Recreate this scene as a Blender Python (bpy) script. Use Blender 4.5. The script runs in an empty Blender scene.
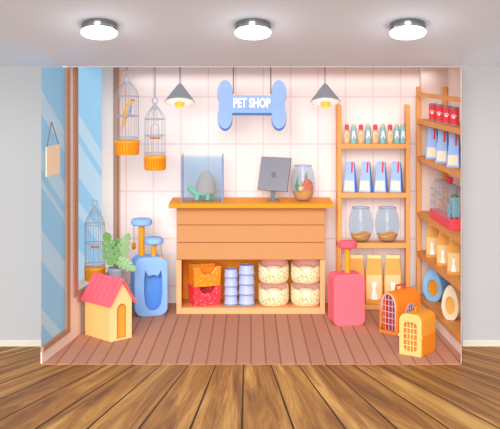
import bpy, bmesh, math, random
from mathutils import Matrix, Vector
random.seed(7)
SC = bpy.context.scene
COL = SC.collection
PI = math.pi
R = math.radians
F = 1120.0            # focal length in pixels of a 500 px wide frame
EYE = 2.1429          # eye height (m)
HZ = 64.0             # horizon row

def P(px, py, Y):     # a point seen at (px,py), Y metres away
    return Vector(((px-250)*Y/F, Y, EYE-(py-HZ)*Y/F))
def PX(px, Y): return (px-250)*Y/F

# ------------------------------------------------------------------ materials
def lin(h):
    out = []
    for i in (0, 2, 4):
        c = int(h[i:i+2], 16)/255
        out.append(c/12.92 if c <= .04045 else ((c+.055)/1.055)**2.4)
    return out
def rgba(h, k=1.0): return tuple(min(1, c*k) for c in lin(h)) + (1,)

class NT:
    def __init__(s, name):
        s.m = bpy.data.materials.new(name); s.m.use_nodes = True
        s.t = s.m.node_tree; s.n = s.t.nodes; s.l = s.t.links
        s.b = s.n['Principled BSDF']; s.out = s.n['Material Output']
    def new(s, k, **kw):
        n = s.n.new(k)
        for a, v in kw.items(): setattr(n, a, v)
        return n
    def put(s, sock, v):
        if hasattr(v, 'is_linked') or isinstance(v, bpy.types.NodeSocket): s.l.new(v, sock)
        else: sock.default_value = v
    def math(s, op, a, b=0.0, c=0.0):
        n = s.new('ShaderNodeMath', operation=op)
        for i, v in enumerate((a, b, c)): s.put(n.inputs[i], v)
        return n.outputs[0]
    def xyz(s):
        tc = s.new('ShaderNodeTexCoord'); sp = s.new('ShaderNodeSeparateXYZ')
        s.l.new(tc.outputs['Object'], sp.inputs[0])
        return sp.outputs
    def vec(s, a, b, c):
        n = s.new('ShaderNodeCombineXYZ')
        for i, v in enumerate((a, b, c)): s.put(n.inputs[i], v)
        return n.outputs[0]
    def noise(s, vec=None, scale=8, detail=3, dist=0):
        n = s.new('ShaderNodeTexNoise')
        if vec is None: vec = s.new('ShaderNodeTexCoord').outputs['Object']
        s.l.new(vec, n.inputs['Vector']); n.inputs['Scale'].default_value = scale
        n.inputs['Detail'].default_value = detail; n.inputs['Distortion'].default_value = dist
        return n.outputs[0]
    def mix(s, f, a, b):
        n = s.new('ShaderNodeMix', data_type='RGBA')
        s.put(n.inputs[0], f); s.put(n.inputs[6], a); s.put(n.inputs[7], b)
        return n.outputs[2]
    def ramp(s, f, stops, interp='LINEAR'):
        n = s.new('ShaderNodeValToRGB'); n.color_ramp.interpolation = interp
        e = n.color_ramp.elements
        while len(e) < len(stops): e.new(.5)
        for i, (p, c) in enumerate(stops): e[i].position = p; e[i].color = c
        s.l.new(f, n.inputs[0]); return n.outputs[0]
    def base(s, c): s.put(s.b.inputs['Base Color'], c)

def mat(name, h, rough=.7, var=.035, scale=9, metal=0.0, spec=.25):
    t = NT(name)
    t.base(t.mix(t.noise(scale=scale), rgba(h, 1-var), rgba(h, 1+var)))
    t.b.inputs['Roughness'].default_value = rough
    t.b.inputs['Metallic'].default_value = metal
    t.b.inputs['Specular IOR Level'].default_value = spec
    return t.m
def dots_mat(name, h, dots, scale=60, thr=.22, rough=.8):
    """fabric with a printed speckle: cells of a voronoi, a colour drawn per cell"""
    t = NT(name)
    v = t.new('ShaderNodeTexVoronoi'); v.inputs['Scale'].default_value = scale
    t.l.new(t.new('ShaderNodeTexCoord').outputs['Object'], v.inputs['Vector'])
    sp = t.new('ShaderNodeSeparateColor'); t.l.new(v.outputs['Color'], sp.inputs[0])
    n = len(dots)
    c = t.ramp(sp.outputs[0], [(i/n, rgba(d)) for i, d in enumerate(dots)], 'CONSTANT')
    t.base(t.mix(t.math('LESS_THAN', v.outputs['Distance'], thr), rgba(h), c))
    t.b.inputs['Roughness'].default_value = rough; t.b.inputs['Specular IOR Level'].default_value = .15
    return t.m
def glass_mat(name, tint, body, amount, rough=.05):
    """thin tinted glass: clear, with a share of pale body colour and a mirror-like sheen"""
    t = NT(name)
    tr = t.new('ShaderNodeBsdfTransparent'); tr.inputs[0].default_value = rgba(tint)
    df = t.new('ShaderNodeBsdfDiffuse'); t.put(df.inputs[0], t.mix(t.noise(scale=3), rgba(body, .98), rgba(body, 1.02)))
    gl = t.new('ShaderNodeBsdfGlossy'); gl.inputs['Roughness'].default_value = rough
    m1 = t.new('ShaderNodeMixShader'); m1.inputs[0].default_value = amount
    t.l.new(tr.outputs[0], m1.inputs[1]); t.l.new(df.outputs[0], m1.inputs[2])
    m2 = t.new('ShaderNodeMixShader'); m2.inputs[0].default_value = .02
    t.l.new(m1.outputs[0], m2.inputs[1]); t.l.new(gl.outputs[0], m2.inputs[2])
    t.l.new(m2.outputs[0], t.out.inputs[0]); return t.m
def emit_mat(name, h, k):
    t = NT(name); t.base(rgba(h))
    t.b.inputs['Emission Color'].default_value = rgba(h); t.b.inputs['Emission Strength'].default_value = k
    return t.m
def plank_floor(name, xc, yc, du, cols, linecol, lw, grain):
    """boards that taper towards a point (xc,yc) on the floor"""
    t = NT(name); x, y, z = t.xyz()
    dy = t.math('SUBTRACT', yc, y)
    u = t.math('DIVIDE', t.math('DIVIDE', t.math('SUBTRACT', x, xc), dy), du)
    i = t.math('FLOOR', u); f = t.math('FRACT', u)
    if grain:
        v = t.vec(t.math('MULTIPLY', u, 1.3), t.math('ADD', t.math('MULTIPLY', y, .45), t.math('MULTIPLY', i, 7.31)), t.math('MULTIPLY', i, 3.7))
        big = t.noise(v, 1.2, 2, 1.2)
        rings = t.math('FRACT', t.math('MULTIPLY', big, 8.0))
        v2 = t.vec(t.math('MULTIPLY', u, 26.0), t.math('MULTIPLY', y, 1.6), i)
        fine = t.noise(v2, 1.0, 4, .3)
        k = t.math('ADD', t.math('MULTIPLY', big, .62), t.math('ADD', t.math('MULTIPLY', rings, .06), t.math('MULTIPLY', fine, .28)))
        c = t.ramp(k, [(.28+.36*j/(len(cols)-1), rgba(h)) for j, h in enumerate(cols)])
    else:
        w = t.new('ShaderNodeTexWhiteNoise', noise_dimensions='1D'); t.l.new(i, w.inputs['W'])
        c = t.mix(w.outputs[0], rgba(cols[0]), rgba(cols[1]))
    a = t.math('ABSOLUTE', t.math('SUBTRACT', f, .5))
    t.base(t.mix(t.math('GREATER_THAN', a, .5-lw/2), c, rgba(linecol)))
    t.b.inputs['Roughness'].default_value = .5 if grain else .75
    t.b.inputs['Specular IOR Level'].default_value = .2 if grain else .1
    return t.m

M = dict(
    plaster=mat('white_plaster', 'aaaaab', .85, .01), ceil=mat('ceiling_paint', 'e2ecfa', .85, .01),
    skirting=mat('skirting_paint', 'c9c2b6', .6), pink=mat('pink_paint', 'f4e0d6', .85, .012),
    palepink=mat('pale_pink_paint', 'fdeade', .85, .012), beige=mat('beige_paint', 'f3e2da', .85, .012),
    brown=mat('brown_window_wood', 'b68d73', .7), white=mat('white_paint', 'f6f0ee', .7, .01),
    board=mat('counter_board_wood', 'c88f5a', .7, .03), wood=mat('light_orange_wood', 'e9a35f', .7, .03), wood2=mat('pale_orange_wood', 'e3ae79', .7),
    top=mat('orange_worktop', 'f29412', .6, .03), niche=mat('deep_orange_wood', 'f3952c', .8), groove=mat('groove_wood', 'd58c4b', .8),
    wire=mat('grey_wire', 'adafbb', .45, .03, metal=.0), cord=mat('grey_cord', '8d8888', .8),
    orange=mat('orange_plastic', 'f7a01f', .5), dorange=mat('dark_orange_plastic', 'e48612', .5),
    grey=mat('grey_enamel', '8b8b95', .55), lgrey=mat('light_grey_enamel', 'a6a8b4', .6), dgrey=mat('dark_grey_enamel', '73737d', .5), whiteg=mat('opal_glass', 'fffdf8', .3, .005),
    blue=mat('periwinkle_board', '97b6e8', .6, .015), dblue=mat('deep_blue_board', '5b8ad2', .6), letters=mat('white_letters', 'ffffff', .5, .003),
    card=mat('peach_card', 'fbe5c8', .8, .01), string=mat('brown_string', '6b5f5a', .9),
    cream=mat('cream_wood', 'fbd796', .7, .02), cream2=mat('straw_wood', 'f1c67c', .7, .03), roofred=mat('red_shingle', 'fb6b7b', .6, .03), roofline=mat('red_shingle_edge', 'e95366', .6),
    door=mat('orange_doorway', 'f2a540', .7), 
    plush=mat('blue_plush', '8fbbf6', .85, .03), plush2=mat('deep_blue_plush', '6099e6', .85, .05), platb=mat('blue_cushion', '8ebdf7', .85, .03), 
    red=mat('coral_red_plush', 'fc6f7e', .8, .02), red2=mat('red_plush', 'f86072', .8, .03), 
    corange=mat('orange_shell', 'fc8a2b', .5, .03), cinner=mat('red_lining', 'c8382a', .8), chandle=mat('brick_red_handle', 'cf4a23', .5), steel=mat('pale_grid', 'c3b7c6', .4),
    cyel=mat('amber_shell', 'e59d33', .5, .02), cyel2=mat('deep_amber_shell', 'e68a10', .5, .02), cfront=mat('pale_amber_frame', 'f2c678', .5, .02), cin2=mat('amber_lining', 'f0a02c', .8), ybar=mat('pale_amber_bars', 'f5d7a2', .5),
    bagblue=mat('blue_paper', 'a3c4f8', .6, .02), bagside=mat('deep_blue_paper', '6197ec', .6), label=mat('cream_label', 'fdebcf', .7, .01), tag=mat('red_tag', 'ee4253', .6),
    bagor=mat('orange_paper', 'e4a44d', .6, .04, 20), bagpale=mat('pale_orange_paper', 'f6cd92', .6, .02), bagtop=mat('straw_paper', 'fbd795', .6), catw=mat('white_print', 'fffdfa', .7, .004),
    bottle=mat('tan_bottle', 'e7bd85', .4), cap=mat('red_cap', 'ef4650', .4), teal=mat('teal_bottle', '8fc2c9', .4), tealcap=mat('pale_tan_cap', 'd4c3a4', .5),
    gravel=mat('orange_gravel', 'ffa636', .8, .14, 70), fishred=mat('red_coral', 'f4602c', .6, .1, 40), fishyel=mat('yellow_fish', 'fcbf2c', .5), weed=mat('green_weed', '3f9f5c', .7, .08),
    tgreen=mat('turtle_green', '86cfa5', .7, .05, 30), tshell=mat('turtle_shell', 'c4ac9f', .6, .06, 14),
    leaf=mat('leaf_green', '78a866', .6, .12, 12), leaf2=mat('pale_leaf_green', '93b982', .6, .1, 12), stem=mat('stem_green', '7b9a5c', .7), pot=mat('grey_pot', '9aa0ac', .8), soil=mat('dark_soil', '5c5758', .95, .2, 60),
    tin=mat('grey_tin', '9b8f97', .4), canred=mat('can_red', 'f0414c', .5, .02),
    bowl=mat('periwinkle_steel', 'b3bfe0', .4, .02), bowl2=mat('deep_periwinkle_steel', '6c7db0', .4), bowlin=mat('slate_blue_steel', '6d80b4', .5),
    pinkin=mat('pink_fleece', 'fcc3b5', .9, .04), cushion=mat('cream_fleece', 'fcebcf', .9, .02),
    parroty=mat('amber_feathers', 'f0b75a', .8, .06, 30), parrotb=mat('blue_feathers', '92b7ec', .8), beak=mat('grey_beak', '8a7a70', .5),
    eye=mat('dark_eye', '22201f', .3), tray=mat('coral_tray', 'fa5666', .5), hblue=mat('aqua_tower', '86d6e6', .4), hgreen=mat('green_roof', '59b98a', .5), wheel=mat('golden_wheel', 'f0b257', .5),
    bedcream=mat('egg_cream_fabric', 'f6e6c2', .85, .02), bedor=mat('orange_hollow', 'f29a2b', .85), bedor2=mat('amber_hollow', 'efb45e', .85), bedblue=mat('sky_blue_fabric', '95d0fb', .85, .02),
    chrome=mat('chrome', '8a8b8f', .22, .01, metal=1.0), lamp=emit_mat('lit_diffuser', 'ffffff', 1.5), bulb=emit_mat('amber_bulb', 'f5ab3d', .35),
)
M['speck'] = dots_mat('speckled_fabric', 'f1dfb2', ['98bd84', 'eeb070', 'f7ead0', 'dfa06c', 'f1dfb2', '9cc0a4'], 50, .42)
M['bluedots'] = dots_mat('blue_dotted_fabric', '6db0ea', ['fbd872', 'fbd872', '8cc6f3'], 30, .36)
M['creamdots'] = dots_mat('cream_dotted_fabric', 'f6dca6', ['ecb660', 'ecb660', 'f6dca6'], 30, .36)
M['basketo'] = dots_mat('orange_printed_plastic', 'f78d1f', ['fbb65e', 'f9a23d'], 48, .33, .6)
M['basketr'] = dots_mat('red_printed_plastic', 'ee3a48', ['fb8a90', 'f05560'], 48, .33, .6)
M['shopglass'] = glass_mat('aquarium_glass', 'f0f7fc', 'd6e8f8', .05)
M['bowlglass'] = glass_mat('bowl_glass', 'e8f3fa', 'd2e8f8', .10)
M['edge'] = mat('blue_glass_edge', '8e9fcb', .3)
M['floor'] = plank_floor('tapered_oak_boards', -.047, 10.526, .0773, ['5c391c', '7d5129', '996735', 'b27f42', 'cd9f58'], '241206', .044, True)
M['shopfloor'] = plank_floor('terracotta_boards', .008, 47.0, .1072/39.0, ['bf8a72', 'c6937a'], 'a6715a', .13, False)

def tile_mat():
    t = NT('pale_pink_tiles'); x, y, z = t.xyz()
    s = 10.04/F
    u = t.math('DIVIDE', t.math('SUBTRACT', x, (208.4-250)*s), 27.45*s)
    v = t.math('DIVIDE', t.math('SUBTRACT', z, EYE-(96.7-HZ)*s), 47.3*s)
    a = t.math('ABSOLUTE', t.math('SUBTRACT', t.math('FRACT', t.math('ADD', u, .5)), .5))
    b = t.math('ABSOLUTE', t.math('SUBTRACT', t.math('FRACT', t.math('ADD', v, .5)), .5))
    g = t.math('MAXIMUM', t.math('LESS_THAN', a, .026), t.math('LESS_THAN', b, .02))
    t.base(t.mix(g, t.mix(t.noise(scale=4), rgba('f6e8e4'), rgba('f7eae6')), rgba('e9d6d5')))
    t.b.inputs['Roughness'].default_value = .8; t.b.inputs['Specular IOR Level'].default_value = .1
    return t.m
M['tile'] = tile_mat()
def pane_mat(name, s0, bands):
    """blue glass with wide diagonal reflection streaks painted into its colour"""
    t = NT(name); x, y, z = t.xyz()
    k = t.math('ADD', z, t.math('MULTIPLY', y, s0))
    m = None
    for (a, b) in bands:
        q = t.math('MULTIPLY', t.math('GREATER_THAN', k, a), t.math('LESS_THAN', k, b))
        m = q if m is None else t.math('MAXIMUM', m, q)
    c = t.mix(m, rgba('a6dcff'), rgba('c9eaff'))  # paler blue paints the reflection streaks
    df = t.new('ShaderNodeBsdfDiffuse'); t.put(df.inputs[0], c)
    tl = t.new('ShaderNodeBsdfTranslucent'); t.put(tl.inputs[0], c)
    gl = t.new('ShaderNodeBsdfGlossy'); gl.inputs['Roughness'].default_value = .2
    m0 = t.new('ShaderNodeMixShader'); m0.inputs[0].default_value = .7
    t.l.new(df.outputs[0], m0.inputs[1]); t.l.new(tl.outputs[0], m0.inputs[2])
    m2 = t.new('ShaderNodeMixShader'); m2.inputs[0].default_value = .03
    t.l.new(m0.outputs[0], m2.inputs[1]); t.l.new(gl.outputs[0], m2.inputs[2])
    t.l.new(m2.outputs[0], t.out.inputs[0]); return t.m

# ------------------------------------------------------------------ mesh helpers
def box(bm, x0, x1, y0, y1, z0, z1, m=None, mi=0):
    vs = [bm.verts.new((x, y, z)) for z in (z0, z1) for x, y in ((x0, y0), (x1, y0), (x1, y1), (x0, y1))]
    fs = [(3, 2, 1, 0), (4, 5, 6, 7), (0, 1, 5, 4), (1, 2, 6, 5), (2, 3, 7, 6), (3, 0, 4, 7)]
    for f in fs: bm.faces.new([vs[i] for i in f]).material_index = mi
    if m: bmesh.ops.transform(bm, matrix=m, verts=vs)
    return vs
def hexa(bm, bot, top, mi=0):
    """solid from two quads of points"""
    vs = [bm.verts.new(p) for p in list(bot)+list(top)]
    n = len(bot)
    bm.faces.new(vs[:n][::-1]).material_index = mi; bm.faces.new(vs[n:]).material_index = mi
    for i in range(n):
        j = (i+1) % n
        bm.faces.new([vs[i], vs[j], vs[n+j], vs[n+i]]).material_index = mi
    return vs
def prism(bm, pts, h, m=None, mi=0):
    """2-D outline in the local XZ plane, thickness h along +Y"""
    return _x(bm, hexa(bm, [(x, 0, z) for x, z in pts], [(x, h, z) for x, z in pts], mi), m)
def _x(bm, vs, m):
    if m: bmesh.ops.transform(bm, matrix=m, verts=vs)
    return vs
def holed(bm, outer, holes, h, m=None, mi=0):
    """panel in XZ with holes, thickness h along +Y"""
    b2 = bmesh.new()
    es = []
    for loop in [outer]+list(holes):
        vs = [b2.verts.new((x, 0, z)) for x, z in loop]
        for i in range(len(vs)): es.append(b2.edges.new((vs[i], vs[(i+1) % len(vs)])))
    bmesh.ops.triangle_fill(b2, use_beauty=True, use_dissolve=False, edges=es)
    fs = b2.faces[:]
    r = bmesh.ops.extrude_face_region(b2, geom=fs)
    bmesh.ops.translate(b2, verts=[v for v in r['geom'] if isinstance(v, bmesh.types.BMVert)], vec=(0, h, 0))
    bmesh.ops.recalc_face_normals(b2, faces=b2.faces[:])
    if m: bmesh.ops.transform(b2, matrix=m, verts=b2.verts[:])
    for f in b2.faces: f.material_index = mi
    me = bpy.data.meshes.new('tmp'); b2.to_mesh(me); b2.free(); bm.from_mesh(me); bpy.data.meshes.remove(me)
def lathe(bm, prof, seg=28, c=(0, 0, 0), sx=1, sy=1, m=None, mi=0):
    rings, allv = [], []
    for r, z in prof:
        if r < 1e-6: v = [bm.verts.new((c[0], c[1], c[2]+z))]
        else: v = [bm.verts.new((c[0]+r*sx*math.cos(2*PI*i/seg), c[1]+r*sy*math.sin(2*PI*i/seg), c[2]+z)) for i in range(seg)]
        rings.append(v); allv += v
    for a, b in zip(rings, rings[1:]):
        for i in range(seg):
            j = (i+1) % seg
            q = [a[i % len(a)], a[j % len(a)], b[j % len(b)], b[i % len(b)]]
            u = []
            for v in q:
                if v not in u: u.append(v)
            if len(u) > 2: bm.faces.new(u).material_index = mi
    return _x(bm, allv, m)
def tube(bm, pts, r, seg=6, closed=False, mi=0):
    pts = [Vector(p) for p in pts]; n = len(pts); rings = []
    rr = r if isinstance(r, (list, tuple)) else [r]*n
    up = None
    for i, p in enumerate(pts):
        a = pts[i-1] if (i or closed) else pts[0]; b = pts[(i+1) % n] if (i < n-1 or closed) else pts[-1]
        d = (b-a).normalized()
        if up is None:
            up = Vector((0, 0, 1)) if abs(d.z) < .9 else Vector((0, 1, 0))
        s = d.cross(up)
        if s.length < 1e-4: s = d.orthogonal()
        s.normalize(); up2 = s.cross(d).normalized(); up = up2
        rings.append([bm.verts.new(p+(s*math.cos(2*PI*k/seg)+up2*math.sin(2*PI*k/seg))*rr[i]) for k in range(seg)])
    m = n if closed else n-1
    for i in range(m):
        a, b = rings[i], rings[(i+1) % n]
        for k in range(seg):
            l = (k+1) % seg
            bm.faces.new([a[k], a[l], b[l], b[k]]).material_index = mi
    if not closed:
        bm.faces.new(rings[0][::-1]).material_index = mi; bm.faces.new(rings[-1]).material_index = mi
def ball(bm, c, rx, ry, rz, m=None, seg=16, mi=0):
    k = seg//2
    return lathe(bm, [(math.sin(PI*i/k), -math.cos(PI*i/k)) for i in range(k+1)], seg,
                 m=(m or Matrix())@Matrix.Translation(c)@Matrix.Diagonal((rx, ry, rz, 1)), mi=mi)
def ring_pts(r, z, n=24, c=(0, 0)): return [(c[0]+r*math.cos(2*PI*i/n), c[1]+r*math.sin(2*PI*i/n), z) for i in range(n)]
def rrect(w, h, r, n=5, z0=0):
    pts = []
    for cx, cz, a0 in ((w/2-r, z0+r, -90), (w/2-r, z0+h-r, 0), (-w/2+r, z0+h-r, 90), (-w/2+r, z0+r, 180)):
        for i in range(n+1):
            a = R(a0+90*i/n); pts.append((cx+r*math.cos(a), cz+r*math.sin(a)))
    return pts
def arch(w, h, n=10, z0=0, x0=0, k=1.0):
    """flat-footed outline with a rounded top"""
    r = w/2; pts = [(x0-r, z0), (x0+r, z0)]
    for i in range(n+1):
        a = PI*i/n; pts.append((x0+r*math.cos(a), z0+h-r*k+r*k*math.sin(a)))
    return pts
def oval(rx, rz, cx=0, cz=0, n=24): return [(cx+rx*math.cos(2*PI*i/n), cz+rz*math.sin(2*PI*i/n)) for i in range(n)]

def obj(name, bm, m, parent=None, smooth=False, bevel=0, sub=0):
    me = bpy.data.meshes.new(name)
    bmesh.ops.recalc_face_normals(bm, faces=bm.faces[:])
    bm.to_mesh(me); bm.free()
    for q in (m if isinstance(m, (list, tuple)) else [m]): me.materials.append(M[q] if isinstance(q, str) else q)
    o = bpy.data.objects.new(name, me); COL.objects.link(o)
    if smooth:
        for p in me.polygons: p.use_smooth = True
        if smooth == 'auto' or smooth is True:
            try: me.set_sharp_from_angle(angle=R(42))
            except Exception: pass
    if parent: o.parent = parent
    if bevel:
        b = o.modifiers.new('bevel', 'BEVEL'); b.width = bevel; b.segments = 2; b.limit_method = 'ANGLE'; b.angle_limit = R(50)
    if sub:
        s = o.modifiers.new('sub', 'SUBSURF'); s.levels = sub; s.render_levels = sub
    return o
def tag(o, label, cat, group=None):
    o['label'] = label; o['category'] = cat
    if group: o['group'] = group
    return o
def thing(name, label, cat, loc=(0, 0, 0), rz=0, group=None):
    o = bpy.data.objects.new(name, None); o.empty_display_size = .05; COL.objects.link(o)
    o.location = loc; o.rotation_euler = (0, 0, R(rz))
    return tag(o, label, cat, group)
def struct(name, bm, m, parent=None, **k):
    o = obj(name, bm, m, parent, **k)
    if not parent: o['kind'] = 'structure'
    return o
def B(): return bmesh.new()
def dup(root, loc, rz=None, label=None):
    r = root.copy(); COL.objects.link(r); r.location = loc
    if rz is not None: r.rotation_euler = (0, 0, R(rz))
    if label: r['label'] = label
    for ch in list(root.children):
        c = ch.copy(); COL.objects.link(c); c.parent = r
        for g in list(ch.children):
            d = g.copy(); COL.objects.link(d); d.parent = c
    return r

# ------------------------------------------------------------------ the setting: outer room
WY = 8.53
bm = B(); hexa(bm, [(-6, 3, -.1), (6, 3, -.1), (6, WY+.03, -.1), (-6, WY+.03, -.1)], [(-6, 3, -.004), (6, 3, -.004), (6, WY+.03, -.004), (-6, WY+.03, -.004)])
struct('floor', bm, 'floor')
CZ, CS = 2.125, .333
bm = B(); z2 = CZ+CS*(WY-6.3)
hexa(bm, [(-6, WY, CZ), (6, WY, CZ), (6, 6.3, z2), (-6, 6.3, z2)], [(-6, WY, CZ+.08), (6, WY, CZ+.08), (6, 6.3, z2+.08), (-6, 6.3, z2+.08)])
struct('ceiling', bm, 'ceil')
bm = B(); box(bm, -6, -1.44, WY, WY+.05, -.012, CZ); struct('wall_left', bm, 'plaster')
bm = B(); box(bm, 1.615, 6, WY, WY+.02, -.012, CZ); struct('wall_right', bm, 'plaster')
for nm, x0, x1 in (('baseboard_left', -6, -1.44), ('baseboard_right', 1.615, 6)):
    bm = B(); box(bm, x0, x1, WY-.016, WY, -.012, .046); struct(nm, bm, 'skirting', bevel=.004)

# ceiling lights, mounted flush on the sloped ceiling
tilt = math.atan(CS)
def ceiling_light(px, label, beam=0):
    Y = 7.66; X = PX(px, Y); Z = CZ+CS*(WY-Y)
    t = thing('ceiling_light', label, 'ceiling light', (X, Y, Z), 0, 'round ceiling lights')
    t.rotation_euler = (-tilt, 0, 0)
    bm = B(); lathe(bm, [(0, 0), (.116, 0), (.122, -.004), (.122, -.050), (.119, -.054), (0, -.054)], 40); obj('housing', bm, 'chrome', t, True)
    bm = B(); lathe(bm, [(.124, -.054), (.126, -.062), (.120, -.072), (.09, -.077), (0, -.079)], 40)
    bmesh.ops.holes_fill(bm, edges=bm.edges[:]); obj('diffuser', bm, 'lamp', t, True)
    L = bpy.data.lights.new('downlight', 'POINT'); L.energy = 1.4; L.shadow_soft_size = .11
    lo = bpy.data.objects.new('downlight', L); COL.objects.link(lo); lo.parent = t; lo.location = (0, 0, -.20)
    if beam:      # the middle fixture's downward beam on the boards
        L = bpy.data.lights.new('beam', 'SPOT'); L.energy = beam; L.spot_size = R(64); L.spot_blend = 1; L.shadow_soft_size = .1
        lo = bpy.data.objects.new('beam', L); COL.objects.link(lo); lo.parent = t; lo.location = (0, 0, -.10); lo.rotation_euler = (tilt+R(-16), 0, 0)
ceiling_light(99.5, 'round chrome-rimmed ceiling light above the blue windows, leftmost of three')
ceiling_light(253, 'round chrome-rimmed ceiling light above the bone-shaped sign, middle of three', 34)
ceiling_light(407.5, 'round chrome-rimmed ceiling light above the shelves, rightmost of three')

# ------------------------------------------------------------------ the setting: shop
H = 2.118
bm = B(); pl = [(-1.486, 8.0), (1.507, 8.0), (1.606, 8.53), (1.78, 8.55), (1.78, 10.08), (-1.166, 10.08)]
hexa(bm, [(x, y, -.004) for x, y in pl], [(x, y, 0) for x, y in pl]); struct('floor_shop', bm, 'shopfloor')
bm = B(); box(bm, -1.22, 1.80, 10.04, 10.09, 0, H); struct('wall_back', bm, 'tile')
# left wall, splayed; local frame: u along the wall, outward normal n
wd = Vector((.1569, 1, 0)).normalized(); wn = Vector((-wd.y, wd.x, 0)); w0 = Vector((-1.486, 8, 0))
def WL(Y, off=0, z=0):      # a point of the left wall's face at depth Y, off metres outwards
    p = w0+wd*((Y-8)/wd.y)+wn*off; return (p.x, p.y, z)
def wseg(bm, Ya, Yb, o0, o1, z0, z1, mi=0):
    hexa(bm, [WL(Ya, o0, z0), WL(Yb, o0, z0), WL(Yb, o1, z0), WL(Ya, o1, z0)], [WL(Ya, o0, z1), WL(Yb, o0, z1), WL(Yb, o1, z1), WL(Ya, o1, z1)], mi)
RV = .13
W1, W2 = (8.0, 8.606, .085), (8.704, 9.962, .325)
bm = B()
wseg(bm, 8.0, 8.606, 0, .010, 0, .085); wseg(bm, 8.606, 8.704, 0, RV+.02, 0, H); wseg(bm, 8.704, 9.962, 0, RV+.02, 0, .325); wseg(bm, 9.962, 10.04, 0, RV+.02, 0, H)
struct('wall_side_left', bm, 'pink')
# window_1
bm = B(); fw = .075
wseg(bm, 8.525, 8.606, -.012, .010, .085, H); wseg(bm, 8.0, 8.525, -.012, .010, .085, .125)
w1 = struct('window_1', bm, 'brown'); w1.name = 'window_1'
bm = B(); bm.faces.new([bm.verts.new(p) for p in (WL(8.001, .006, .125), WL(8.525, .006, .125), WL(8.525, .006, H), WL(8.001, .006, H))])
obj('pane', bm, pane_mat('painted_reflection_pane', .62, [(4.8+q, 4.8+w) for q, w in ((1.95, 2.12), (1.55, 1.72), (1.43, 1.48), (.9, 1.12), (.45, .56))]), w1)
# window_2 (deep reveal)
bm = B()
wseg(bm, 8.704, 8.802, -.012, RV, .325, H); wseg(bm, 9.895, 9.962, -.014, .02, .325, H); wseg(bm, 8.802, 9.895, -.012, .02, .268, .342)
w2 = struct('window_2', bm, 'brown')
bm = B(); wseg(bm, 8.802, 9.962, .02, RV, .328, .342); wseg(bm, 9.9, 9.962, .021, RV, .342, H); obj('window_sill', bm, 'palepink', w2)
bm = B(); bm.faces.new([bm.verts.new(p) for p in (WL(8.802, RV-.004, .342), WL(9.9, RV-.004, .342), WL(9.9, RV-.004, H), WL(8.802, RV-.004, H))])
obj('pane', bm, pane_mat('painted_reflection_pane_wide', .55, [(4.8+q, 4.8+w) for q, w in ((1.86, 2.02), (1.50, 1.78), (1.18, 1.3), (.6, .9), (.42, .5))]), w2)
# right side: splayed jamb, side wall, corner pier
bm = B(); hexa(bm, [(1.507, 8.0, 0), (1.606, 8.53, 0), (1.610, 8.53, 0), (1.510, 8.0, 0)], [(1.507, 8.0, H), (1.606, 8.53, H), (1.610, 8.53, H), (1.510, 8.0, H)])
struct('trim_1', bm, 'beige')
bm = B(); box(bm, 1.745, 1.78, 8.55, 10.04, 0, H); struct('wall_side_right', bm, 'beige')
bm = B(); box(bm, 1.517, 1.745, 9.93, 10.04, 0, H); struct('trim_2', bm, 'beige')
bm = B()      # ceiling; two long gaps added to brighten the back wall, beam between them
for ya, yb in ((8.585, 8.9), (9.26, 9.46), (9.80, 10.09)): box(bm, -1.40, 1.80, ya, yb, H, H+.02)
box(bm, -1.40, -1.10, 8.9, 9.26, H, H+.02); box(bm, -1.40, -1.10, 9.46, 9.80, H, H+.02); box(bm, 1.60, 1.80, 8.9, 9.26, H, H+.02); box(bm, 1.60, 1.80, 9.46, 9.80, H, H+.02)
struct('ceiling_shop', bm, 'white')

# ------------------------------------------------------------------ window card
t = thing('hanging_card', 'blank peach card hanging on a string against the left window', 'sign', WL(8.15, -.03, 1.335), 81.1)
Yl, hh = .148, .215
bm = B(); box(bm, -Yl, Yl, -.003, .003, 0, hh); obj('card', bm, 'card', t)
bm = B(); tube(bm, [(-Yl+.02, 0, hh), (0, .012, hh+.175), (Yl-.02, 0, hh)], .0035, 5); obj('string', bm, 'string', t)
bm = B(); tube(bm, [(0, .002, hh+.17), (0, .016, hh+.178), (0, .024, hh+.17)], .004, 6); obj('hook', bm, 'wire', t)

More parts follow.
